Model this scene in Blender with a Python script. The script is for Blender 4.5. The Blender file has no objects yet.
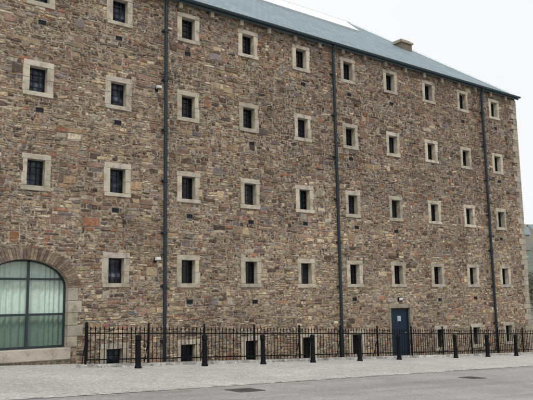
import bpy, math, random
from mathutils import Vector, noise, Matrix
random.seed(7)
C = bpy.context.collection
sc = bpy.context.scene
sc.view_settings.view_transform = 'Standard'
sc.view_settings.look = 'None'
sc.view_settings.exposure = 0
R = math.radians
H = 3.0; S = 2.748
def gz(x): return -3.07 - 0.042 * max(-14, min(26, x))

# ------------------------------------------------------------------ materials
def mat(name, col=(.5, .5, .5), rough=.85, metal=0, spec=.5):
    m = bpy.data.materials.new(name); m.use_nodes = True
    b = m.node_tree.nodes['Principled BSDF']
    b.inputs['Base Color'].default_value = (*col, 1); b.inputs['Roughness'].default_value = rough
    b.inputs['Metallic'].default_value = metal; b.inputs['Specular IOR Level'].default_value = spec
    return m, m.node_tree, b
def nd(t, kind, **kw):
    n = t.nodes.new(kind)
    for k, v in kw.items():
        if k in n.inputs.keys(): n.inputs[k].default_value = v
        else: setattr(n, k, v)
    return n
def ramp(t, fac, stops):
    r = t.nodes.new('ShaderNodeValToRGB'); e = r.color_ramp.elements
    while len(e) > 1: e.remove(e[0])
    e[0].position = stops[0][0]; e[0].color = (*stops[0][1], 1)
    for p, c in stops[1:]:
        x = e.new(p); x.color = (*c, 1)
    t.links.new(fac, r.inputs[0]); return r.outputs[0]
def mix(t, a, b, fac, mode='MIX'):
    m = t.nodes.new('ShaderNodeMix'); m.data_type = 'RGBA'; m.blend_type = mode
    for s, v in ((m.inputs[6], a), (m.inputs[7], b), (m.inputs[0], fac)):
        if hasattr(v, 'links'): t.links.new(v, s)
        else: s.default_value = v if isinstance(v, (int, float)) else (*v, 1)
    return m.outputs[2]
def noi(t, scale, detail=4, rough=.6, vec=None):
    n = nd(t, 'ShaderNodeTexNoise', Scale=scale, Detail=detail, Roughness=rough)
    if vec is None:
        g = t.nodes.new('ShaderNodeNewGeometry'); vec = g.outputs['Position']
    t.links.new(vec, n.inputs['Vector']); return n.outputs['Fac']
def bump(t, b, h, strength=.3, dist=.02):
    n = nd(t, 'ShaderNodeBump', Strength=strength, Distance=dist)
    t.links.new(h, n.inputs['Height']); t.links.new(n.outputs[0], b.inputs['Normal'])

def stone_mat():
    m, t, b = mat('rubble stone', rough=.92, spec=.25)
    a = nd(t, 'ShaderNodeAttribute', attribute_name='Col')
    f = noi(t, 16, 6, .78)
    c = mix(t, a.outputs['Color'], ramp(t, f, [(.27, (.34, .31, .29)), (.5, (1, 1, 1)), (.73, (1.7, 1.66, 1.55))]), .95, 'MULTIPLY')
    f2 = noi(t, 6, 5, .7)
    c = mix(t, c, (.42, .375, .30), ramp(t, f2, [(.54, (0, 0, 0)), (.72, (.55, .55, .55))]))
    f3 = noi(t, 4.5, 4, .7, None)
    c = mix(t, c, (.09, .066, .052), ramp(t, f3, [(.56, (0, 0, 0)), (.74, (.65, .65, .65))]))
    g = noi(t, .3, 5, .65)
    c = mix(t, c, ramp(t, g, [(.34, (.66, .62, .62)), (.52, (1, 1, 1)), (.68, (1.26, 1.22, 1.14))]), 1.0, 'MULTIPLY')
    gp = t.nodes.new('ShaderNodeNewGeometry'); mp = nd(t, 'ShaderNodeMapping'); mp.inputs['Scale'].default_value = (2.2, 1, .12)
    t.links.new(gp.outputs['Position'], mp.inputs['Vector'])
    s = noi(t, 1.0, 4, .6, mp.outputs[0])
    c = mix(t, c, ramp(t, s, [(.32, (.7, .69, .7)), (.5, (1, 1, 1))]), .75, 'MULTIPLY')
    t.links.new(c, b.inputs['Base Color']); bump(t, b, f, .8, .03); return m
def mortar_mat():
    m, t, b = mat('lime mortar', rough=.95, spec=.2)
    f = noi(t, 7, 6, .75); g = noi(t, .5, 4)
    c = mix(t, ramp(t, f, [(.36, (.10, .082, .066)), (.5, (.33, .285, .225)), (.66, (.56, .50, .40))]), ramp(t, g, [(.3, (.6, .58, .57)), (.7, (1.15, 1.13, 1.08))]), 1.0, 'MULTIPLY')
    t.links.new(c, b.inputs['Base Color']); bump(t, b, f, .5); return m
def granite_mat(name, base, var=.24):
    m, t, b = mat(name, rough=.88, spec=.3)
    f = noi(t, 60, 4, .8); g = noi(t, 2.8, 6, .72)
    lo = tuple(x * (1 - var) for x in base); hi = tuple(x * (1 + var) for x in base)
    c = mix(t, ramp(t, f, [(.3, lo), (.7, hi)]), ramp(t, g, [(.34, (.52, .49, .46)), (.5, (.95, .94, .92)), (.62, (1.07, 1.06, 1.04))]), .95, 'MULTIPLY')
    ob = nd(t, 'ShaderNodeObjectInfo')
    c = mix(t, c, ramp(t, ob.outputs['Random'], [(0, (.82, .81, .8)), (1, (1.1, 1.09, 1.07))]), 1.0, 'MULTIPLY')
    a = nd(t, 'ShaderNodeAttribute', attribute_name='Col'); c = mix(t, c, a.outputs['Color'], 1.0, 'MULTIPLY')
    t.links.new(c, b.inputs['Base Color']); bump(t, b, f, .35); return m
def plain_rubble():
    m, t, b = mat('far rubble', rough=.9)
    g = t.nodes.new('ShaderNodeNewGeometry'); mp = nd(t, 'ShaderNodeMapping'); mp.inputs['Scale'].default_value = (3, 3, 8)
    t.links.new(g.outputs['Position'], mp.inputs['Vector'])
    v = nd(t, 'ShaderNodeTexVoronoi', Scale=1.0); t.links.new(mp.outputs[0], v.inputs['Vector'])
    sp = nd(t, 'ShaderNodeSeparateColor'); t.links.new(v.outputs['Color'], sp.inputs[0])
    c = ramp(t, sp.outputs[0], [(0, (.12, .09, .07)), (.4, (.26, .19, .13)), (.8, (.36, .29, .2)), (1, (.45, .4, .3))])
    t.links.new(c, b.inputs['Base Color']); return m
def slate_mat():
    m, t, b = mat('slate', rough=.5)
    g = t.nodes.new('ShaderNodeNewGeometry'); sx = nd(t, 'ShaderNodeSeparateXYZ'); t.links.new(g.outputs['Position'], sx.inputs[0])
    ml = nd(t, 'ShaderNodeMath', operation='MULTIPLY'); ml.inputs[1].default_value = 1.66; t.links.new(sx.outputs[2], ml.inputs[0])
    cb = nd(t, 'ShaderNodeCombineXYZ'); t.links.new(sx.outputs[0], cb.inputs[0]); t.links.new(ml.outputs[0], cb.inputs[1])
    br = nd(t, 'ShaderNodeTexBrick', Scale=1.0); br.inputs['Brick Width'].default_value = .34; br.inputs['Row Height'].default_value = .28
    br.inputs['Mortar Size'].default_value = .014; br.inputs['Color1'].default_value = (.155, .22, .25, 1); br.inputs['Color2'].default_value = (.22, .295, .33, 1)
    br.inputs['Mortar'].default_value = (.09, .13, .15, 1)
    t.links.new(cb.outputs[0], br.inputs['Vector'])
    f = noi(t, .8, 5)
    c = mix(t, br.outputs['Color'], ramp(t, f, [(.3, (.86, .88, .88)), (.7, (1.1, 1.1, 1.1))]), 1.0, 'MULTIPLY')
    t.links.new(c, b.inputs['Base Color']); bump(t, b, br.outputs['Fac'], -.4, .02); return m
def paint(name, col, rough=.45, metal=0, v=.2, spec=.5):
    m, t, b = mat(name, col, rough, metal, spec)
    f = noi(t, 9, 5)
    c = ramp(t, f, [(.3, tuple(x * (1 - v) for x in col)), (.7, tuple(x * (1 + v) for x in col))])
    t.links.new(c, b.inputs['Base Color']); return m
def ground_mat(name, lo, hi, sc1, speck=None, patch=.25, bs=.4, rough=.9, sv=.5, crack=False):
    m, t, b = mat(name, rough=rough, spec=.3)
    f = noi(t, sc1, 5, .75)
    c = ramp(t, f, [(.32, lo), (.68, hi)])
    g0 = t.nodes.new('ShaderNodeNewGeometry')
    if speck:
        v = nd(t, 'ShaderNodeTexVoronoi', Scale=speck)
        t.links.new(g0.outputs['Position'], v.inputs['Vector'])
        sp = nd(t, 'ShaderNodeSeparateColor'); t.links.new(v.outputs['Color'], sp.inputs[0])
        c = mix(t, c, ramp(t, sp.outputs[0], [(0, (1 - sv,) * 3), (.5, (1, 1, 1)), (1, (1 + sv,) * 3)]), .9, 'MULTIPLY')
    g = noi(t, .45, 6, .65)
    c = mix(t, c, ramp(t, g, [(.3, (1 - patch,) * 3), (.65, (1 + patch * .5,) * 3)]), 1.0, 'MULTIPLY')
    g2 = noi(t, 2.6, 5, .7)
    c = mix(t, c, ramp(t, g2, [(.35, (1 - patch * .5,) * 3), (.6, (1.04,) * 3)]), 1.0, 'MULTIPLY')
    if crack:
        mp = nd(t, 'ShaderNodeMapping'); mp.inputs['Scale'].default_value = (.06, 1.3, 1); mp.inputs['Rotation'].default_value = (0, 0, -.08)
        t.links.new(g0.outputs['Position'], mp.inputs['Vector'])
        q = noi(t, 1.0, 4, .6, mp.outputs[0]); c = mix(t, c, ramp(t, q, [(.35, (.82, .82, .82)), (.6, (1.06, 1.06, 1.06))]), 1.0, 'MULTIPLY')
    t.links.new(c, b.inputs['Base Color']); bump(t, b, f, bs, .02); return m

M = {}
M['stone'] = stone_mat(); M['mortar'] = mortar_mat()
M['granite'] = granite_mat('granite dressing', (.50, .465, .395))
M['quoin'] = granite_mat('pale quoin', (.38, .345, .285))
M['jamb'] = granite_mat('pale jamb', (.50, .465, .40))
M['rubble'] = plain_rubble(); M['slate'] = slate_mat()
M['lead'] = paint('lead capping', (.72, .77, .80), .5)
M['glazing'] = paint('white glazing', (.82, .85, .87), .3, v=.06)
M['gutter'] = paint('teal gutter paint', (.03, .055, .066), .45)
M['pipe'] = paint('pipe paint', (.014, .024, .031), .5, spec=.35)
M['frame'] = paint('window bars', (.014, .016, .022), .55, spec=.3)
M['black'] = paint('black iron paint', (.004, .0045, .006), .6, spec=.15)
M['glass'] = mat('dark pane', (.003, .0035, .005), .12, spec=.35)[0]
M['glass2'] = mat('blue pane', (.007, .01, .018), .15, spec=.35)[0]
M['glass3'] = mat('grey pane', (.02, .022, .026), .2)[0]
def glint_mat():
    m, t, b = mat('painted glint pane', rough=.15, spec=.35)
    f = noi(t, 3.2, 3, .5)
    t.links.new(ramp(t, f, [(.46, (.005, .007, .012)), (.6, (.035, .048, .075)), (.72, (.17, .2, .26))]), b.inputs['Base Color']); return m  # sky glints painted as pale noise patches in the base colour
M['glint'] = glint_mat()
M['teal'] = paint('teal window frame', (.015, .028, .034), .4)
M['door'] = paint('blue door paint', (.006, .019, .038), .5, spec=.3)
M['white'] = paint('white plastic', (.6, .6, .58), .5)
M['notice'] = paint('notice card', (.36, .43, .5), .5)
M['curtain'] = paint('curtain', (.70, .80, .74), .9, v=.1)
M['steel'] = paint('steel', (.42, .44, .45), .45, .3)
M['iron'] = paint('cast iron cover', (.10, .098, .095), .6, .3)
M['asphalt'] = ground_mat('asphalt', (.285, .283, .275), (.39, .387, .377), 60, 36, .16, .25, sv=.22, crack=True)
M['gravel'] = ground_mat('pale gravel', (.38, .374, .36), (.62, .612, .59), 46, 28, .16, .6, sv=.36)
M['earth'] = ground_mat('earth', (.16, .15, .12), (.26, .24, .19), 12, None, .3)
M['grass'] = ground_mat('hazed hill grass', (.12, .14, .11), (.17, .19, .15), 2, None, .3)  # distance haze put into the colour, paler and greyer grass
M['sett'] = ground_mat('channel stone', (.32, .315, .30), (.50, .49, .47), 14, 6, .2)
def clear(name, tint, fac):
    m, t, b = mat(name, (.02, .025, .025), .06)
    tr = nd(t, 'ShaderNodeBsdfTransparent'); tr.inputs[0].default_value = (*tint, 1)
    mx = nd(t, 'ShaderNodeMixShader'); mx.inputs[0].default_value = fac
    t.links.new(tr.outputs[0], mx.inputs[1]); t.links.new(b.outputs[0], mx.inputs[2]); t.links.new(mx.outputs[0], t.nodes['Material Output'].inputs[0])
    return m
M['clear'] = clear('clear glass', (.94, .97, .955), .06); M['reflect_tint'] = clear('tinted glass', (.58, .65, .62), .25)  # second glass is darkened to stand in for a reflection in the lower panes
m, t, b = mat('hazed foliage', rough=.8)
f = noi(t, 1.3, 4); t.links.new(ramp(t, f, [(.3, (.04, .052, .034)), (.7, (.12, .135, .09))]), b.inputs['Base Color']); M['leaf'] = m  # leaf colour paled for distance haze; the near weeds share it
M['bark'] = paint('bark', (.09, .07, .05), .9)

# ------------------------------------------------------------------ mesh helpers
class MB:
    def __init__(s): s.v = []; s.f = []; s.c = []
    def add(s, vs, fs, col=None):
        o = len(s.v); s.v += [tuple(v) for v in vs]; s.f += [tuple(i + o for i in f) for f in fs]
        s.c += [col or (1, 1, 1)] * len(vs)
    def box(s, x0, x1, y0, y1, z0, z1, shear=False):
        vs = [(x, y, z) for z in (z0, z1) for y in (y0, y1) for x in (x0, x1)]
        if shear: vs = [(x, y, z + gz(x)) for x, y, z in vs]
        s.add(vs, [(0, 2, 3, 1), (4, 5, 7, 6), (0, 1, 5, 4), (1, 3, 7, 5), (3, 2, 6, 7), (2, 0, 4, 6)])
    def block(s, x0, x1, y0, y1, z0, z1, bev=.012, jit=0, col=None):
        j = lambda: random.uniform(-jit, jit)
        yb = y0 + bev
        if col is None:
            k = random.uniform(.8, 1.1); col = (k, k * random.uniform(.97, 1.01), k * random.uniform(.93, 1.02))
        A = [(x0, y1, z0), (x1, y1, z0), (x1, y1, z1), (x0, y1, z1)]
        B = [(x0 + j(), yb, z0 + j()), (x1 + j(), yb, z0 + j()), (x1 + j(), yb, z1 + j()), (x0 + j(), yb, z1 + j())]
        D = [(x0 + bev + j(), y0, z0 + bev + j()), (x1 - bev + j(), y0, z0 + bev + j()), (x1 - bev + j(), y0, z1 - bev + j()), (x0 + bev + j(), y0, z1 - bev + j())]
        fs = [(8, 9, 10, 11)]
        for i in range(4):
            k = (i + 1) % 4; fs += [(i, k, 4 + k, 4 + i), (4 + i, 4 + k, 8 + k, 8 + i)]
        s.add(A + B + D, fs, col)
    def tube(s, p, q, r, n=8, r2=None, cap=True):
        p = Vector(p); q = Vector(q); d = (q - p).normalized(); r2 = r if r2 is None else r2
        a = d.orthogonal().normalized(); b_ = d.cross(a)
        vs = [p + (a * math.cos(k * math.tau / n) + b_ * math.sin(k * math.tau / n)) * r for k in range(n)]
        vs += [q + (a * math.cos(k * math.tau / n) + b_ * math.sin(k * math.tau / n)) * r2 for k in range(n)]
        fs = [(k, (k + 1) % n, n + (k + 1) % n, n + k) for k in range(n)]
        if cap: fs += [tuple(range(n))[::-1], tuple(range(n, 2 * n))]
        s.add(vs, fs)
    def lathe(s, prof, o=(0, 0, 0), n=20):
        base = []
        for r, z in prof:
            base += [(o[0] + r * math.cos(k * math.tau / n), o[1] + r * math.sin(k * math.tau / n), o[2] + z) for k in range(n)]
        fs = [(i * n + k, i * n + (k + 1) % n, (i + 1) * n + (k + 1) % n, (i + 1) * n + k) for i in range(len(prof) - 1) for k in range(n)]
        fs += [tuple(range(n))[::-1], tuple(range((len(prof) - 1) * n, len(prof) * n))]
        s.add(base, fs)
    def build(s, name, m, parent=None, smooth=False):
        me = bpy.data.meshes.new(name); me.from_pydata(s.v, [], s.f); me.materials.append(m)
        if m.name in ('rubble stone', 'granite dressing', 'pale quoin', 'pale jamb'):
            a = me.attributes.new('Col', 'FLOAT_COLOR', 'POINT'); buf = []
            for c in s.c: buf += [c[0], c[1], c[2], 1]
            a.data.foreach_set('color', buf)
        if smooth: me.polygons.foreach_set('use_smooth', [True] * len(me.polygons))
        me.update()
        o = bpy.data.objects.new(name, me); C.objects.link(o)
        if parent: o.parent = parent
        return o
def thing(name, label, cat, loc=(0, 0, 0), group=None):
    o = bpy.data.objects.new(name, None); C.objects.link(o); o.location = loc
    o['label'] = label; o['category'] = cat
    if group: o['group'] = group
    return o
def tag(o, label, cat, group=None):
    o['label'] = label; o['category'] = cat
    if group: o['group'] = group
    return o
def copy_tree(o, parent=None):
    c = o.copy(); C.objects.link(c); c.parent = parent
    for ch in list(o.children): copy_tree(ch, c)
    return c

# ------------------------------------------------------------------ openings
OW, OH = .56, .82
cols = list(range(-2, 11)); colx = {c: (c - 3) * S for c in cols}
rows = [(1, 3 * H), (2, 2 * H), (3, H), (4, 0), (5, -2.93)]
AX, AW, AZ0, ASP, ARISE = -5.68, 1.34, -2.38, -.55, .86     # arched window
DX, DW, DZ0, DZ1 = 10.99, .62, gz(11) - .02, -1.48
openings = []; wins = []
for c in cols:
    for r, z in rows:
        if r >= 4 and c == 1: continue
        if r == 5 and c <= 1: continue
        if r == 5 and c == 7: continue
        wins.append((c, r, colx[c], z)); openings.append((colx[c] - OW / 2, colx[c] + OW / 2, z - OH / 2, z + OH / 2))
openings.append((AX - AW, AX + AW, AZ0, ASP + ARISE))
openings.append((DX - DW, DX + DW, -4.4, DZ1))
XL, XR, ZB, ZT, YD = -16.0, 21.3, -5.0, 9.95, 14.0
vents = []
for c in cols:
    for z in (H - 1.02, 2 * H - 1.0, 3 * H - 1.03):
        if random.random() < .75: vents.append((colx[c] + random.uniform(-.12, .2), z + random.uniform(-.06, .06)))
    if c > 1 and c != 7 and random.random() < .6: vents.append((colx[c] + random.uniform(-.1, .3), -1.1 + random.uniform(-.1, .1)))

# ------------------------------------------------------------------ building
bld = thing('stone_warehouse', 'long five storey rubble stone warehouse with slate hipped roof and rows of small square windows', 'building', (0, 0, 0))
xs = sorted({XL, XR} | {o[0] for o in openings} | {o[1] for o in openings})
zs = sorted({ZB, ZT} | {o[2] for o in openings} | {o[3] for o in openings})
w = MB()
for i in range(len(xs) - 1):
    for k in range(len(zs) - 1):
        cx = (xs[i] + xs[i + 1]) / 2; cz = (zs[k] + zs[k + 1]) / 2
        if any(o[0] < cx < o[1] and o[2] < cz < o[3] for o in openings): continue
        w.add([(xs[i], 0, zs[k]), (xs[i + 1], 0, zs[k]), (xs[i + 1], 0, zs[k + 1]), (xs[i], 0, zs[k + 1])], [(0, 1, 2, 3)])
NA = 36
def arc(u, g=0):
    a = math.pi * (1 - u); cs, sn = math.cos(a), max(0.0, math.sin(a))
    return (AX + (AW + g) * cs, ASP + (ARISE + g) * sn)
for i in range(NA):
    p, q = arc(i / NA), arc((i + 1) / NA); zt = ASP + ARISE
    w.add([(p[0], 0, p[1]), (q[0], 0, q[1]), (q[0], 0, zt), (p[0], 0, zt)], [(0, 1, 2, 3)])
    w.add([(p[0], 0, p[1]), (q[0], 0, q[1]), (q[0], .45, q[1]), (p[0], .45, p[1])], [(3, 2, 1, 0)])
w.build('wall', M['mortar'], bld)
w = MB()
w.add([(XR, 0, ZB), (XR, YD, ZB), (XR, YD, ZT), (XR, 0, ZT), (XL, 0, ZB), (XL, YD, ZB), (XL, YD, ZT), (XL, 0, ZT)], [(0, 1, 2, 3), (5, 4, 7, 6), (1, 5, 6, 2)])
w.build('rear_wall', M['rubble'], bld)

PAL = [((.265, .175, .138), 22), ((.45, .35, .23), 20), ((.36, .315, .26), 14), ((.115, .08, .062), 14), ((.33, .17, .105), 8), ((.57, .49, .365), 9), ((.345, .245, .155), 16), ((.22, .192, .188), 9)]
pc = [p[0] for p in PAL]; pw = [p[1] for p in PAL]
def stone_col(x, z, area):
    n = noise.noise(Vector((x * .22, 3.1, z * .3)))
    n2 = noise.noise(Vector((x * .5 + 9, 1.1, z * .9)))
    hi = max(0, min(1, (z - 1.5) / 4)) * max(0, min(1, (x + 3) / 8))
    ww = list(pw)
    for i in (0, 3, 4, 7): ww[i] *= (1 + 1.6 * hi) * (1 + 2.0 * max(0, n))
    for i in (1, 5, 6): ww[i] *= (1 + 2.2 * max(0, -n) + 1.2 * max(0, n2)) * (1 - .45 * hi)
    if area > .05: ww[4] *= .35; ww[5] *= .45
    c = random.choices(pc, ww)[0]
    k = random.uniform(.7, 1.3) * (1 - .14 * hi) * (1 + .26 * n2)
    j = random.uniform(-.012, .012)
    return (max(.02, c[0] * k + j), c[1] * k, max(.015, c[2] * k - j * .6))
def split(x0, x1, z0, z1, out, q=1):
    h = z1 - z0; ww = x1 - x0
    if h > .26 * q or (h > .15 * q and random.random() < .55) or (h > .1 * q and random.random() < .12):
        f = random.uniform(.27, .73); split(x0, x1, z0, z0 + h * f, out, q); split(x0, x1, z0 + h * f, z1, out, q)
    elif ww > .5 * q or (ww > .18 * q and ww > 1.55 * h and random.random() < .66):
        f = random.uniform(.25, .75); split(x0, x0 + ww * f, z0, z1, out, q); split(x0 + ww * f, x1, z0, z1, out, q)
    else: out.append((x0, x1, z0, z1))
blocks = [(o[0] - .09, o[1] + .09, o[2] - .09, o[3] + .09) for o in openings if not (abs((o[0] + o[1]) / 2 - AX) < .01 and o[1] - o[0] > 2)]
blocks += [(vx - .13, vx + .13, vz - .08, vz + .08) for vx, vz in vents]
blocks.append((AX - AW - .12, AX + AW + .12, AZ0 - .45, ASP))
bycol = {}
for bk in blocks:
    for k in range(int(bk[0] // 1) - 1, int(bk[1] // 1) + 2): bycol.setdefault(k, []).append(bk)
def clip(s):
    out = [s]
    for bk in bycol.get(int(s[0] // 1), []) + bycol.get(int(s[1] // 1), []):
        nw = []
        for (a, b_, c_, d) in out:
            if b_ <= bk[0] or a >= bk[1] or d <= bk[2] or c_ >= bk[3]: nw.append((a, b_, c_, d)); continue
            if a < bk[0] - .04: nw.append((a, bk[0], c_, d))
            if b_ > bk[1] + .04: nw.append((bk[1], b_, c_, d))
            aa, bb = max(a, bk[0]), min(b_, bk[1])
            if c_ < bk[2] - .04: nw.append((aa, bb, c_, bk[2]))
            if d > bk[3] + .04: nw.append((aa, bb, bk[3], d))
        out = nw
    return out
def warp(x, z): return .05 * noise.noise(Vector((x * .6, 0, z * .8))) + .036 * noise.noise(Vector((x * 2.2, 5, z * 1.8)))
st = MB()
def cell(q, gap):
    for (a, b_, c_, d) in clip(q):
        cx, cz = (a + b_) / 2, (c_ + d) / 2
        if cz > ASP - .02 and abs((cx - AX) / (AW + .28)) ** 2 + (max(0, cz - ASP) / (ARISE + .28)) ** 2 < 1: continue
        if b_ - a < .045 or d - c_ < .035: continue
        g = random.uniform(gap * .5, gap * 1.8); jx = min(.03, (b_ - a) * .16); jz = min(.025, (d - c_) * .21)
        J = lambda k: random.uniform(-k, k)
        P = [(a + g + J(jx), c_ + g + J(jz)), (cx + J(jx), c_ + g * .6 + J(jz) * .6), (b_ - g + J(jx), c_ + g + J(jz)), (b_ - g + J(jx), d - g + J(jz)), (cx + J(jx), d - g * .6 + J(jz) * .6), (a + g + J(jx), d - g + J(jz))]
        P = [(px, pz + warp(px, pz)) for px, pz in P]
        mx_ = sum(p[0] for p in P) / 6; mz_ = sum(p[1] for p in P) / 6
        pr = random.uniform(.003, .031); tl = random.uniform(-.009, .009)
        sx = 1 - 2 * min(.02, (b_ - a) * .19) / (b_ - a); sz = 1 - 2 * min(.019, (d - c_) * .23) / (d - c_)
        B = [(px, .012, pz) for px, pz in P]
        D = [(mx_ + (px - mx_) * sx, -pr + tl * (px - mx_) / (b_ - a) * 2, mz_ + (pz - mz_) * sz) for (px, pz) in P]
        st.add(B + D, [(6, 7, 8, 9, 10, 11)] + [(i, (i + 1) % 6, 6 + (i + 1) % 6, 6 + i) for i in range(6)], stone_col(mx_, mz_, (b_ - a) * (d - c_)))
z = -4.3
while z < ZT - .08:
    h = min(random.uniform(.26, .52), ZT - z - .02); x = XL
    while x < XR - .02:
        x1 = min(x + random.uniform(.35, 1.1), XR - .02); L = []
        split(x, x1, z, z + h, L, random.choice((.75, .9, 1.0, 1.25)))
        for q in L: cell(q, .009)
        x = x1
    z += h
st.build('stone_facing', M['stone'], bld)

def surround(wd, ht):
    s = MB(); y1 = .3; x = wd / 2; zz = ht / 2; e = random.uniform(.17, .2)
    s.block(-x - e - random.uniform(0, .02), x + e + random.uniform(0, .02), -.04, y1, zz + .003, zz + random.uniform(.16, .19), .01, .004)
    s.block(-x - e - random.uniform(0, .03), x + e + random.uniform(0, .03), -.048, y1, -zz - random.uniform(.13, .16), -zz - .003, .01, .004)
    for sd in (-1, 1):
        n = random.choice((1, 2, 2)); a = -zz
        for k in range(n):
            b_ = a + (ht / n) * random.uniform(.9, 1.1) if k < n - 1 else zz
            ex = e - .02 + random.uniform(-.02, .05)
            X0, X1 = (x, x + ex) if sd > 0 else (-x - ex, -x)
            s.block(X0, X1, -.036 - random.uniform(0, .005), y1, a + .002, b_ - .002, .01, .004)
            a = b_
    return s
protos = []
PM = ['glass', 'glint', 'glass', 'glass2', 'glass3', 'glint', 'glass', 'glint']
for v in range(8):
    root = surround(OW, OH).build('window', M['granite'], bld)
    f = MB(); x, zz = OW / 2, OH / 2; y = .2
    f.box(-x, -x + .03, y, y + .05, -zz, zz); f.box(x - .03, x, y, y + .05, -zz, zz)
    f.box(-x + .03, x - .03, y, y + .05, -zz, -zz + .035); f.box(-x + .03, x - .03, y, y + .05, zz - .035, zz)
    for k in (1, 2): f.box(-x + k * OW / 3 - .009, -x + k * OW / 3 + .009, y - .02, y + .0, -zz + .01, zz - .01)
    for k in (1, 2, 3): f.box(-x + .01, x - .01, y + .003, y + .02, -zz + k * OH / 4 - .009, -zz + k * OH / 4 + .009)
    f.build('frame', M['frame'], root)
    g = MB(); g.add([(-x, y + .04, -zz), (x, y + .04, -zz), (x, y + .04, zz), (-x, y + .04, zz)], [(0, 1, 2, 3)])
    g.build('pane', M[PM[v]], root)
    protos.append(root)
used = set()
for (c, r, x, zc) in wins:
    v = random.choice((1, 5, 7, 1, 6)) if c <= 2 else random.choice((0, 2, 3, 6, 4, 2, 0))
    if v in used: o = copy_tree(protos[v], bld)
    else: o = protos[v]; used.add(v)
    o.location = (x + random.uniform(-.015, .015), 0, zc)
for v in range(8):
    if v not in used:
        for ch in list(protos[v].children): bpy.data.objects.remove(ch)
        bpy.data.objects.remove(protos[v])

# arched window
vs = MB(); n = 44
for i in range(n):
    u0, u1 = i / n + .0012, (i + 1) / n - .0012; gth = .38 + random.uniform(-.06, .05)
    a, b_, c_, d = arc(u0), arc(u1), arc(u1, gth), arc(u0, gth); yf = -.03 - random.uniform(0, .015)
    cc = random.choice([(.19, .145, .115), (.26, .195, .145), (.31, .245, .175), (.15, .11, .085), (.29, .24, .185), (.22, .165, .125)])
    P = [a, b_, c_, d]; vs.add([(p[0], .01, p[1]) for p in P] + [(p[0], yf, p[1]) for p in P], [(4, 5, 6, 7), (0, 1, 5, 4), (1, 2, 6, 5), (2, 3, 7, 6), (3, 0, 4, 7)], cc)
vs.build('arch', M['stone'], bld)
aw = MB()
for sd in (-1, 1):
    a = AZ0; k = 0
    while a < ASP - .05:
        b_ = min(a + random.uniform(.32, .42), ASP)
        if ASP - b_ < .12: b_ = ASP
        ex = .46 if k % 2 else .3; ex += random.uniform(-.03, .04); k += 1
        X0, X1 = (AX + AW, AX + AW + ex) if sd > 0 else (AX - AW - ex, AX - AW)
        aw.block(X0, X1, -.045, .45, a + .004, b_ - .004, .014, .004); a = b_
aw.block(AX - AW - .1, AX + AW + .1, -.09, .45, AZ0 - .36, AZ0 - .003, .02, .004, (1.1, 1.1, 1.12))
awo = aw.build('arched_window', M['jamb'], bld)
f = MB(); y0, y1 = .22, .29; fw = .055
f.box(AX - AW, AX - AW + fw, y0, y1, AZ0, ASP); f.box(AX + AW - fw, AX + AW, y0, y1, AZ0, ASP)
for i in range(NA):
    p, q, p2, q2 = arc(i / NA), arc((i + 1) / NA), arc(i / NA, -fw), arc((i + 1) / NA, -fw)
    f.add([(p[0], y0, p[1]), (q[0], y0, q[1]), (q2[0], y0, q2[1]), (p2[0], y0, p2[1]), (p[0], y1, p[1]), (q[0], y1, q[1]), (q2[0], y1, q2[1]), (p2[0], y1, p2[1])], [(0, 1, 2, 3), (2, 6, 7, 3), (0, 4, 5, 1)])
f.box(AX - AW + fw, AX + AW - fw, y0, y1, AZ0, AZ0 + .07)
for zc in (-.28, -1.36): f.box(AX - AW + fw, AX + AW - fw, y0 + .004, y1 - .004, zc - .035, zc + .035)
for xc in (-5.52, -6.55):
    f.box(xc - .035, xc + .035, y0, y1 - .002, AZ0 + .07, ASP + ARISE * (.97 if xc > -6 else .74))
f.build('frame', M['teal'], awo)
yg = .255; zm = -1.36; ring = [arc(i / NA, -.01) for i in range(NA + 1)]
g = MB(); P = [(AX - AW + .01, yg, zm)] + [(p[0], yg, p[1]) for p in ring] + [(AX + AW - .01, yg, zm)]
g.add(P, [tuple(range(len(P)))]); g.build('pane', M['clear'], awo)
g = MB(); g.add([(AX - AW + .01, yg, AZ0), (AX + AW - .01, yg, AZ0), (AX + AW - .01, yg, zm), (AX - AW + .01, yg, zm)], [(0, 1, 2, 3)]); g.build('pane', M['reflect_tint'], awo)
cu = MB(); N = 260; prev = None
for i in range(N + 1):
    x = AX - 1.6 + 3.3 * i / N; am = .6 + .5 * noise.noise(Vector((x * 1.4, 7, 0))); y = .43 + .045 * am * math.sin(x * 34 + 6 * noise.noise(Vector((x * 1.7, 2, 0)))) + .02 * noise.noise(Vector((x * 14, 3, 0)))
    if prev: cu.add([(prev[0], prev[1], AZ0 - .3), (x, y, AZ0 - .3), (x, y * .8 + .09, .8), (prev[0], prev[1] * .8 + .09, .8)], [(0, 1, 2, 3)])
    prev = (x, y)
cu.build('curtain', M['curtain'], awo, True)

# quoins, corbels, gutter, roof
q = MB(); a = -4.4; k = 0
while a < ZT - .1:
    b_ = min(a + random.uniform(.22, .36), ZT)
    ex = (.5 if k % 2 else .32) + random.uniform(-.09, .09); k += 1
    q.block(XR - ex, XR + .04, -.042, .5, a + .004, b_ - .004, .014, .006); a = b_
q.build('corner_stones', M['quoin'], bld)
x = -15.5
while x < XR:
    cb = MB(); cb.block(-.08, .08, -.18, .02, -.11, .12, .02, .005, (.8, .78, .75)); o = cb.build('corbel', M['quoin'], bld); o.location = (x, 0, ZT - .19 + random.uniform(-.01, .01)); x += S / 2
PK = .755; OV = .2; EZ = ZT + .07; RY = YD / 2; RZ = EZ + PK * (RY + OV); x0, x1 = XL - .15, XR + .12; hx = 5.9
r = MB()
V = [(x0, -OV, EZ), (x1, -OV, EZ), (x1, YD + OV, EZ), (x0, YD + OV, EZ), (x0 + hx, RY, RZ), (x1 - hx, RY, RZ)]
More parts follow.
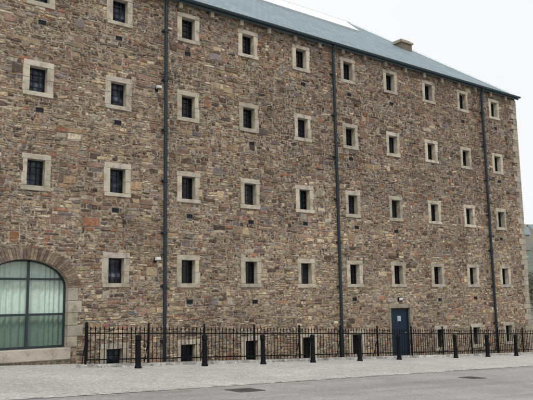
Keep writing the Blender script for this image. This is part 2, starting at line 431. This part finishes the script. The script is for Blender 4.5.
r.add(V, [(0, 1, 5, 4), (1, 2, 5), (2, 3, 4, 5), (3, 0, 4)])
V2 = [(a_, b_, EZ - .05) for a_, b_, _ in V[:4]]
r.add(V[:4] + V2, [(0, 4, 5, 1), (1, 5, 6, 2), (2, 6, 7, 3), (3, 7, 4, 0), (4, 7, 6, 5)])
roof = r.build('roof', M['slate'], bld)
c_ = MB()
for p, q_ in ((V[4], V[5]), (V[1], V[5]), (V[2], V[5]), (V[0], V[4]), (V[3], V[4])): c_.tube(p, q_, .12, 8)
c_.build('ridge_capping', M['lead'], roof)
def rp(x, y, off): return (x, y - off * .6, EZ + PK * (y + OV) + off * .8)
s = MB(); X0, X1 = -9, 15.0; ya, yb = 4.9, 6.85
s.add([rp(X0, ya, .08), rp(X1 - .9, ya, .08), rp(X1, yb, .08), rp(X0, yb, .08), rp(X0, ya, 0), rp(X1 - .9, ya, 0), rp(X1, yb, 0), rp(X0, yb, 0)], [(0, 1, 2, 3), (0, 4, 5, 1), (1, 5, 6, 2)])
rf = s.build('rooflight', M['glazing'], roof)
gb = MB(); x = X0 + 1.6
while x < X1 - 1.2:
    p, q_ = rp(x, ya + .02, .085), rp(x, yb - .02, .085); gb.tube(p, q_, .014, 5); x += 1.6
gb.build('glazing_bars', M['lead'], rf)
ch = MB(); cx, cy = 16.9, 4.2
ch.block(cx - .45, cx + .45, cy - .35, cy + .35, 12.3, 13.5, .01, 0, (.5, .49, .48)); ch.box(cx - .52, cx + .52, cy - .42, cy + .42, 13.5, 13.62); ch.box(cx - .4, cx + .4, cy - .3, cy + .3, 13.62, 13.72)
ch.build('chimney', M['quoin'], roof)
gt = MB(); prof = []; yc, zc, rr = -.27, EZ, .08
for k in range(9):
    a = math.pi + math.pi * k / 8; prof.append((yc + rr * math.cos(a), zc + rr * math.sin(a)))
for k in range(8):
    (ya, za), (yb, zb) = prof[k], prof[k + 1]
    gt.add([(XL - .1, ya, za), (XR + .12, ya, za), (XR + .12, yb, zb), (XL - .1, yb, zb)], [(0, 1, 2, 3)])
gt.box(XL - .1, XR + .1, -.195, -.165, EZ - .15, EZ - .055)
gt.build('gutter', M['gutter'], bld)

for px in (-1.0, 7.25, 18.0):
    p = MB(); p.tube((px, -.14, gz(px) - .1), (px, -.14, ZT - .35), .065, 12)
    p.tube((px, -.14, ZT - .35), (px, -.25, ZT - .02), .065, 12)
    z = -2.4
    while z < ZT - .4: p.tube((px, -.14, z), (px, -.14, z + .12), .082, 12); z += 1.83
    o = p.build('drainpipe', M['pipe'], bld)
    z = -2.36
    while z < ZT - .4:
        bk = MB(); bk.box(px - .11, px + .11, -.07, -.0, z, z + .05); bk.build('bracket', M['pipe'], o); z += 1.83
for vx, vz in vents:
    v = MB(); v.box(vx - .12, vx + .12, -.02, 0.01, vz - .07, vz - .05); v.box(vx - .12, vx + .12, -.02, .01, vz + .05, vz + .07)
    for k in range(7): v.box(vx - .12 + k * .037, vx - .105 + k * .037, -.018, .01, vz - .05, vz + .05)
    v.box(vx - .12, vx + .12, -.004, -.001, vz - .05, vz + .05)
    v.build('air_vent', M['frame'], bld)
d = MB(); y = .1
d.box(DX - DW + .06, DX + DW - .06, y, y + .05, DZ0, DZ1 - .06)
for (a, b_) in ((DZ0 + .15, DZ0 + .9), (DZ0 + 1.05, DZ1 - .2)):
    for (e, f_) in ((DX - DW + .15, DX - .04), (DX + .04, DX + DW - .15)): d.block(e, f_, y - .015, y, a, b_, .012)
do = d.build('door', M['door'], bld)
f = MB(); f.box(DX - DW, DX - DW + .06, y - .03, y + .06, DZ0, DZ1); f.box(DX + DW - .06, DX + DW, y - .03, y + .06, DZ0, DZ1); f.box(DX - DW + .06, DX + DW - .06, y - .03, y + .06, DZ1 - .06, DZ1)
f.build('frame', M['door'], do)
nt = MB(); nt.box(DX - .12, DX + .1, y - .03, y - .018, DZ1 - .57, DZ1 - .34); nt.build('notice', M['notice'], do)
hn = MB(); hn.tube((DX + .43, y - .05, DZ0 + 1.0), (DX + .32, y - .05, DZ0 + 1.0), .012); hn.tube((DX + .43, y - .05, DZ0 + 1.0), (DX + .43, y, DZ0 + 1.0), .012); hn.build('handle', M['steel'], do)
s = MB(); s.block(DX - DW - .12, DX + DW + .12, -.04, .3, DZ1 + .004, DZ1 + .2, .014, .004, (.75, .71, .66))
for sd in (-1, 1):
    a = DZ0 - .4; k = 0
    while a < DZ1 - .02:
        b_ = min(a + random.uniform(.3, .45), DZ1); ex = .2 if k % 2 else .12; k += 1; kk = random.uniform(.55, .75)
        X0, X1 = (DX + DW, DX + DW + ex) if sd > 0 else (DX - DW - ex, DX - DW)
        s.block(X0, X1, -.04, .3, a + .004, b_ - .004, .012, .004, (kk, kk * .95, kk * .88)); a = b_
s.build('door_surround', M['granite'], bld)

# ------------------------------------------------------------------ wall fittings
def lamp(x, z, label):
    t_ = thing('wall_lamp', label, 'lamp', (x, 0, z))
    m_ = MB(); m_.box(-.05, .05, -.05, -.03, -.08, .08); m_.tube((0, -.05, 0), (0, -.2, .06), .018); m_.build('bracket', M['black'], t_)
    m_ = MB(); m_.block(-.09, .09, -.30, -.18, -.02, .09, .02); m_.build('lamp_housing', M['white'], t_)
    m_ = MB(); m_.box(-.07, .07, -.29, -.2, -.035, -.022); m_.build('lens', M['glass3'], t_)
lamp(-1.32, 6.42, 'small white floodlight high on the wall beside the left drainpipe')
lamp(-1.32, .38, 'small white floodlight low on the wall beside the left drainpipe')
t_ = thing('bulkhead_lamp', 'small bulkhead lamp on the wall above the blue door', 'lamp', (DX, 0, DZ1 + .4))
m_ = MB(); m_.block(-.15, .15, -.08, -.03, -.09, .09, .02); m_.build('lamp_housing', M['black'], t_)
m_ = MB(); m_.block(-.12, .12, -.13, -.08, -.06, .06, .03); m_.build('lens', M['white'], t_)

# ------------------------------------------------------------------ ground
def strip(name, rects, m_, dz):
    g = MB()
    for (xa, xb, ya0, ya1, yb0, yb1) in rects:
        cuts = sorted({xa, xb} | {v for v in (-14, 26) if xa < v < xb})
        for i in range(len(cuts) - 1):
            a, b_ = cuts[i], cuts[i + 1]; L = lambda x, p, q_: p + (q_ - p) * (x - xa) / (xb - xa)
            g.add([(a, L(a, ya0, yb0), gz(a) + dz), (b_, L(b_, ya0, yb0), gz(b_) + dz), (b_, L(b_, ya1, yb1), gz(b_) + dz), (a, L(a, ya1, yb1), gz(a) + dz)], [(0, 1, 2, 3)])
    o = g.build(name, m_); o['kind'] = 'structure'; return o
WX0, WX1, WY = -3.5, 24.0, -1.45
B_ = 1500
strip('ground', [(-B_, -16, -B_, B_, -B_, B_), (-16, WX0, -B_, .02, -B_, .02), (WX0, WX1, -B_, WY, -B_, WY), (WX1, B_, -B_, B_, -B_, B_), (-16, WX1, 14, B_, 14, B_), (21.28, WX1, .0, 14, 0, 14)], M['earth'], 0)
strip('gravel_forecourt', [(-40, WX0, -9, -.03, -9, -.03), (WX0, WX1, -9, WY, -9, WY), (WX1, 60, -9, 6, -9, 6)], M['gravel'], .006)
strip('road', [(-40, -7.7, -14, -8.35, -14, -8.42), (-7.7, 60, -14, -8.42, -14, -3.2), (-40, 60, -30, -14, -30, -14)], M['asphalt'], .014)
strip('drainage_channel', [(-40, -7.7, -8.42, -8.2, -8.45, -8.25), (-7.7, 60, -8.45, -8.25, -3.2, -3.0)], M['sett'], .022)
g = MB()
for a, b_ in ((WX0, 10.2), (11.8, WX1)):
    g.add([(a, WY, -4.7), (b_, WY, -4.7), (b_, .0, -4.7), (a, .0, -4.7)], [(0, 1, 2, 3)])
g.add([(WX0, WY, -4.7), (WX1, WY, -4.7), (WX1, WY, gz(WX1)), (WX0, WY, gz(WX0))], [(3, 2, 1, 0)])
g.add([(WX0, WY, -4.7), (WX0, 0, -4.7), (WX0, 0, gz(WX0)), (WX0, WY, gz(WX0))], [(0, 1, 2, 3)])
o = g.build('sunken_area', M['rubble']); o['kind'] = 'structure'
g = MB(); g.box(10.1, 11.9, WY + .003, -.05, gz(11) - .25, gz(11) - .03); o = g.build('door_landing', M['sett']); o['kind'] = 'structure'
g = MB(); g.box(-4.6, WX1, WY - .28, WY + .02, .0, .09, True); o = g.build('kerb', M['sett']); o['kind'] = 'structure'

# ------------------------------------------------------------------ railing
rl = thing('railing', 'black spiked iron railing in front of the basement windows', 'railing')
FY = -1.6; FH = 1.12; x = -4.4; pitch_ = 2.03
def bars(f, p, q, n):
    for k in range(1, n):
        xx = p[0] + (q[0] - p[0]) * k / n; yy = p[1] + (q[1] - p[1]) * k / n; zb = gz(xx)
        f.tube((xx, yy, zb + .1), (xx, yy, zb + FH - .05), .0125, 6, cap=False); f.tube((xx, yy, zb + FH - .05), (xx, yy, zb + FH - .02), .0125, 6, .025, False); f.tube((xx, yy, zb + FH - .02), (xx, yy, zb + FH + .07), .025, 6, .003, False)
def panel(x0, x1):
    f = MB()
    for hz_ in (.2, FH - .16): f.box(x0 + .025, x1 - .025, FY - .02, FY + .02, hz_, hz_ + .035, True)
    bars(f, (x0, FY), (x1, FY), round((x1 - x0) / .15))
    f.build('railing_panel', M['black'], rl)
def post(x, y):
    zb = gz(x); p = MB(); p.box(x - .027, x + .027, y - .027, y + .027, zb + .08, zb + FH + .04)
    p.lathe([(.02, 0), (.036, .02), (.036, .03), (.022, .045), (.042, .075), (.03, .105), (.005, .14)], (x, y, zb + FH + .04), 8)
    if y == FY: p.tube((x, y + .02, zb + .75), (x, y + .32, zb - .1), .014, 6)
    p.build('post', M['black'], rl)
while x < 24:
    post(x, FY); panel(x, min(x + pitch_, 24)); x += pitch_
f = MB(); p_, q_ = (-4.4, FY), (-3.72, -.06)
for hz_ in (.2, FH - .16): f.tube((p_[0], p_[1], gz(-4.2) + hz_), (q_[0], q_[1], gz(-4.2) + hz_), .018, 6)
bars(f, p_, q_, 11); f.build('railing_panel', M['black'], rl); post(q_[0], q_[1])

# ------------------------------------------------------------------ bollards
bx = [-3.17, -.89, 1.38, 3.56, 5.86, 8.0, 11.5, 13.73, 15.9]
ordn = ['first', 'second', 'third', 'fourth', 'fifth', 'sixth', 'seventh', 'eighth', 'ninth']
first = None
for i, x in enumerate(bx):
    lab = 'black iron bollard, %s from the left, in front of the railing' % ordn[i]
    if first is None:
        first = thing('bollard', lab, 'bollard', (x, -2.5, gz(x)), 'black bollards along the railing')
        m_ = MB(); m_.lathe([(.105, -.05), (.105, .05), (.09, .07), (.083, .1), (.074, .78), (.074, .8)], n=20); m_.build('shaft', M['black'], first, True)
        m_ = MB(); m_.lathe([(.076, .8), (.094, .81), (.094, .84), (.08, .855), (.092, .9), (.08, .94), (.04, .965), (.001, .97)], n=20); m_.build('cap', M['black'], first, True)
    else:
        o = copy_tree(first); o.location = (x, -2.5, gz(x)); o['label'] = lab
        o.rotation_euler = (random.uniform(-.012, .012), random.uniform(-.012, .012), 0)

def cover(x, y, w_, d_, label):
    t_ = thing('manhole_cover', label, 'manhole cover', (x, y, gz(x) + .022)); t_.rotation_euler = (0, math.atan(.042), .05)
    m_ = MB(); m_.box(-w_ / 2, w_ / 2, -d_ / 2, d_ / 2, -.03, .004)
    for i in range(8):
        for k in range(5): m_.box(-w_ / 2 + .06 + i * (w_ - .12) / 8, -w_ / 2 + .06 + (i + .6) * (w_ - .12) / 8, -d_ / 2 + .06 + k * (d_ - .12) / 5, -d_ / 2 + .06 + (k + .6) * (d_ - .12) / 5, .004, .009)
    m_.build('lid', M['iron'], t_)
    m_ = MB()
    for a in ((-w_ / 2 - .05, w_ / 2 + .05, -d_ / 2 - .05, -d_ / 2 - .006), (-w_ / 2 - .05, w_ / 2 + .05, d_ / 2 + .006, d_ / 2 + .05), (-w_ / 2 - .05, -w_ / 2 - .006, -d_ / 2 - .004, d_ / 2 + .004), (w_ / 2 + .006, w_ / 2 + .05, -d_ / 2 - .004, d_ / 2 + .004)): m_.box(*a, -.03, .006)
    m_.build('rim', M['iron'], t_)
cover(-4.04, -9.03, .55, .45, 'dark iron manhole cover in the road near the bottom centre')
cover(3.25, -9.3, .42, .42, 'dark iron manhole cover in the road towards the right')

g = MB()
for i in range(1100):
    x = random.uniform(-16, WX0 - .05); y = -abs(random.gauss(0, .09)) - .04
    if noise.noise(Vector((x * 1.3, 0, 0))) < -.1: continue
    a = random.uniform(0, math.tau); h = random.uniform(.02, .1); l = random.uniform(.02, .06); z = gz(x)
    g.add([(x - .008 * math.sin(a), y, z), (x + .008, y + .004, z), (x + l * math.cos(a), y + l * math.sin(a) * .5 - .01, z + h)], [(0, 1, 2)])
for i in range(900):
    x = random.uniform(-4.6, 22); y = WY - .28 - abs(random.gauss(0, .05)) - .01
    if noise.noise(Vector((x * .9, 4, 0))) < .02: continue
    a = random.uniform(0, math.tau); h = random.uniform(.02, .08); l = random.uniform(.02, .05); z = gz(x)
    g.add([(x - .008, y, z), (x + .008, y + .004, z), (x + l * math.cos(a), y + l * math.sin(a) * .5 - .01, z + h)], [(0, 1, 2)])
o = g.build('weeds', M['leaf']); o['kind'] = 'stuff'; tag(o, 'low green weeds growing along the foot of the wall and the kerb', 'weeds')

# ------------------------------------------------------------------ distance
g = MB(); NX, NY = 40, 14
def hgt(x, y):
    dd = math.hypot(x, y + 20); u = max(0, min(1, (dd - 110) / 190)); return gz(x) - .3 + 26 * u * u * (3 - 2 * u) + 5 * noise.noise(Vector((x * .012, y * .012, 2))) * u
P = [(60 + 500 * i / NX, -150 + 600 * j / NY, hgt(60 + 500 * i / NX, -150 + 600 * j / NY)) for j in range(NY + 1) for i in range(NX + 1)]
g.add(P, [(j * (NX + 1) + i, j * (NX + 1) + i + 1, (j + 1) * (NX + 1) + i + 1, (j + 1) * (NX + 1) + i) for j in range(NY) for i in range(NX)])
o = g.build('hills', M['grass'], smooth=True); o['kind'] = 'structure'
def house(x, y, rz, label, wc):
    t_ = thing('house', label, 'house', (x, y, hgt(x, y) - .3)); t_.rotation_euler = (0, 0, rz)
    m_ = MB(); m_.box(-5, 5, -3.5, 3.5, 0, 5.4); m_.add([(-5, -3.5, 5.4), (-5, 3.5, 5.4), (-5, 0, 7.9), (5, -3.5, 5.4), (5, 3.5, 5.4), (5, 0, 7.9)], [(0, 1, 2), (3, 5, 4)])
    m_.build('wall', wc, t_)
    m_ = MB(); m_.add([(-5.3, -3.9, 5.15), (5.3, -3.9, 5.15), (5.3, 0, 8.05), (-5.3, 0, 8.05), (5.3, 3.9, 5.15), (-5.3, 3.9, 5.15)], [(0, 1, 2, 3), (3, 2, 4, 5)])
    rf = m_.build('roof', M['slate'], t_)
    m_ = MB(); m_.box(3.9, 4.7, -.4, .4, 7.4, 9.1); m_.build('chimney', M['granite'], rf)
    for xx in (-3, 0, 3):
        for zz in (1.0, 3.4):
            for sd in (-1, 1):
                m_ = MB(); m_.box(xx - .5, xx + .5, sd * 3.52 - .03, sd * 3.52 + .03, zz, zz + 1.2); m_.build('window', M['glass2'], t_)
wcs = [paint('grey render', (.38, .38, .36), .8), paint('stone render', (.27, .26, .24), .8), paint('cream render', (.40, .37, .32), .8)]
for i, (x, y, rz, lab) in enumerate([(150, 86, -.55, 'pale house low on the hillside beyond the building corner'), (196, 112, -.9, 'stone house halfway up the hillside beyond the building corner'), (240, 128, -.4, 'cream house near the top of the hillside beyond the building corner'), (210, 96, -.7, 'pale house on the hillside right of the other houses')]):
    house(x, y, rz, lab, wcs[i % 3])
def tree_mesh(seed, Ht):
    random.seed(seed); tk = MB(); cr = MB()
    tk.tube((0, 0, -.3), (0, 0, Ht * .45), .28, 8, .16)
    cents = []
    for i in range(9):
        a = random.uniform(0, math.tau); rr = random.uniform(.1, .32) * Ht; zz = Ht * random.uniform(.4, .9)
        c_ = Vector((rr * math.cos(a), rr * math.sin(a), zz)); cents.append(c_); tk.tube((0, 0, Ht * random.uniform(.25, .42)), c_, .09, 6, .03)
    for c_ in cents:
        for k in range(150):
            v = Vector([random.gauss(0, 1) for _ in range(3)]).normalized() * Ht * .17 * random.uniform(.55, 1.15); p = c_ + v; s_ = random.uniform(.1, .27)
            a = Vector([random.gauss(0, 1) for _ in range(3)]).normalized(); b_ = a.orthogonal().normalized() * s_; a = a * s_
            cr.add([p - a, p + b_, p + a, p - b_ * .8], [(0, 1, 2, 3)])
    return tk, cr
tk, cr = tree_mesh(5, 8.0)
src = None
for i, (x, y, s_, lab) in enumerate([(62, 26.5, .8, 'dark leafy tree just beyond the far corner of the building'), (74, 31, .8, 'leafy tree behind the first tree beyond the corner'), (92, 46, .95, 'tall leafy tree in front of the hillside houses'), (112, 50, .9, 'leafy tree right of the tall tree below the hillside'), (135, 74, .9, 'large leafy tree at the foot of the hillside'), (176, 100, 1.1, 'leafy tree on the hillside between two houses')]):
    if src is None:
        src = thing('tree', lab, 'tree', (x, y, hgt(x, y)), 'trees beyond the building corner'); tk.build('trunk', M['bark'], src); cr.build('crown', M['leaf'], src); o = src
    else:
        o = copy_tree(src); o.location = (x, y, hgt(x, y)); o['label'] = lab; o.rotation_euler = (0, 0, i * 1.3)
    o.scale = (s_, s_, s_)

# ------------------------------------------------------------------ light and sky
W = bpy.data.worlds.new('World'); sc.world = W; W.use_nodes = True; t = W.node_tree; bg = t.nodes['Background']
sky = nd(t, 'ShaderNodeTexSky', sky_type='NISHITA'); sky.sun_disc = False; sky.sun_elevation = R(48); sky.sun_rotation = R(215)
tc = nd(t, 'ShaderNodeTexCoord')
n = noi(t, 1.6, 5, .55, tc.outputs['Generated'])
cl = ramp(t, n, [(.3, (8.5, 8.6, 8.75)), (.7, (9.2, 9.22, 9.28))])
c = mix(t, sky.outputs[0], cl, .96)
t.links.new(c, bg.inputs[0]); bg.inputs[1].default_value = .11
L = bpy.data.lights.new('sun', 'SUN'); L.energy = 1.5; L.angle = R(14); L.color = (1, .95, .88)
lo = bpy.data.objects.new('sun', L); C.objects.link(lo)
az = R(215); el = R(52)
dirv = Vector((math.sin(az) * math.cos(el), math.cos(az) * math.cos(el), math.sin(el)))
lo.rotation_euler = dirv.to_track_quat('Z', 'Y').to_euler()
sky.sun_elevation = el

# ------------------------------------------------------------------ camera
cam = bpy.data.cameras.new('camera'); co = bpy.data.objects.new('camera', cam); C.objects.link(co); sc.camera = co
yaw, pit, rol = R(37.575), R(8.473), R(-.954)
F = Vector((math.sin(yaw) * math.cos(pit), math.cos(yaw) * math.cos(pit), math.sin(pit)))
Rr = Vector((math.cos(yaw), -math.sin(yaw), 0)); U = Rr.cross(F)
R2 = Rr * math.cos(rol) + U * math.sin(rol); U2 = -Rr * math.sin(rol) + U * math.cos(rol)
co.matrix_world = Matrix(((R2.x, U2.x, -F.x, -12.453), (R2.y, U2.y, -F.y, -20.8), (R2.z, U2.z, -F.z, -1.071), (0, 0, 0, 1)))
cam.sensor_fit = 'HORIZONTAL'; cam.sensor_width = 36; cam.lens = 36 * 678.8 / 533; cam.clip_end = 4000
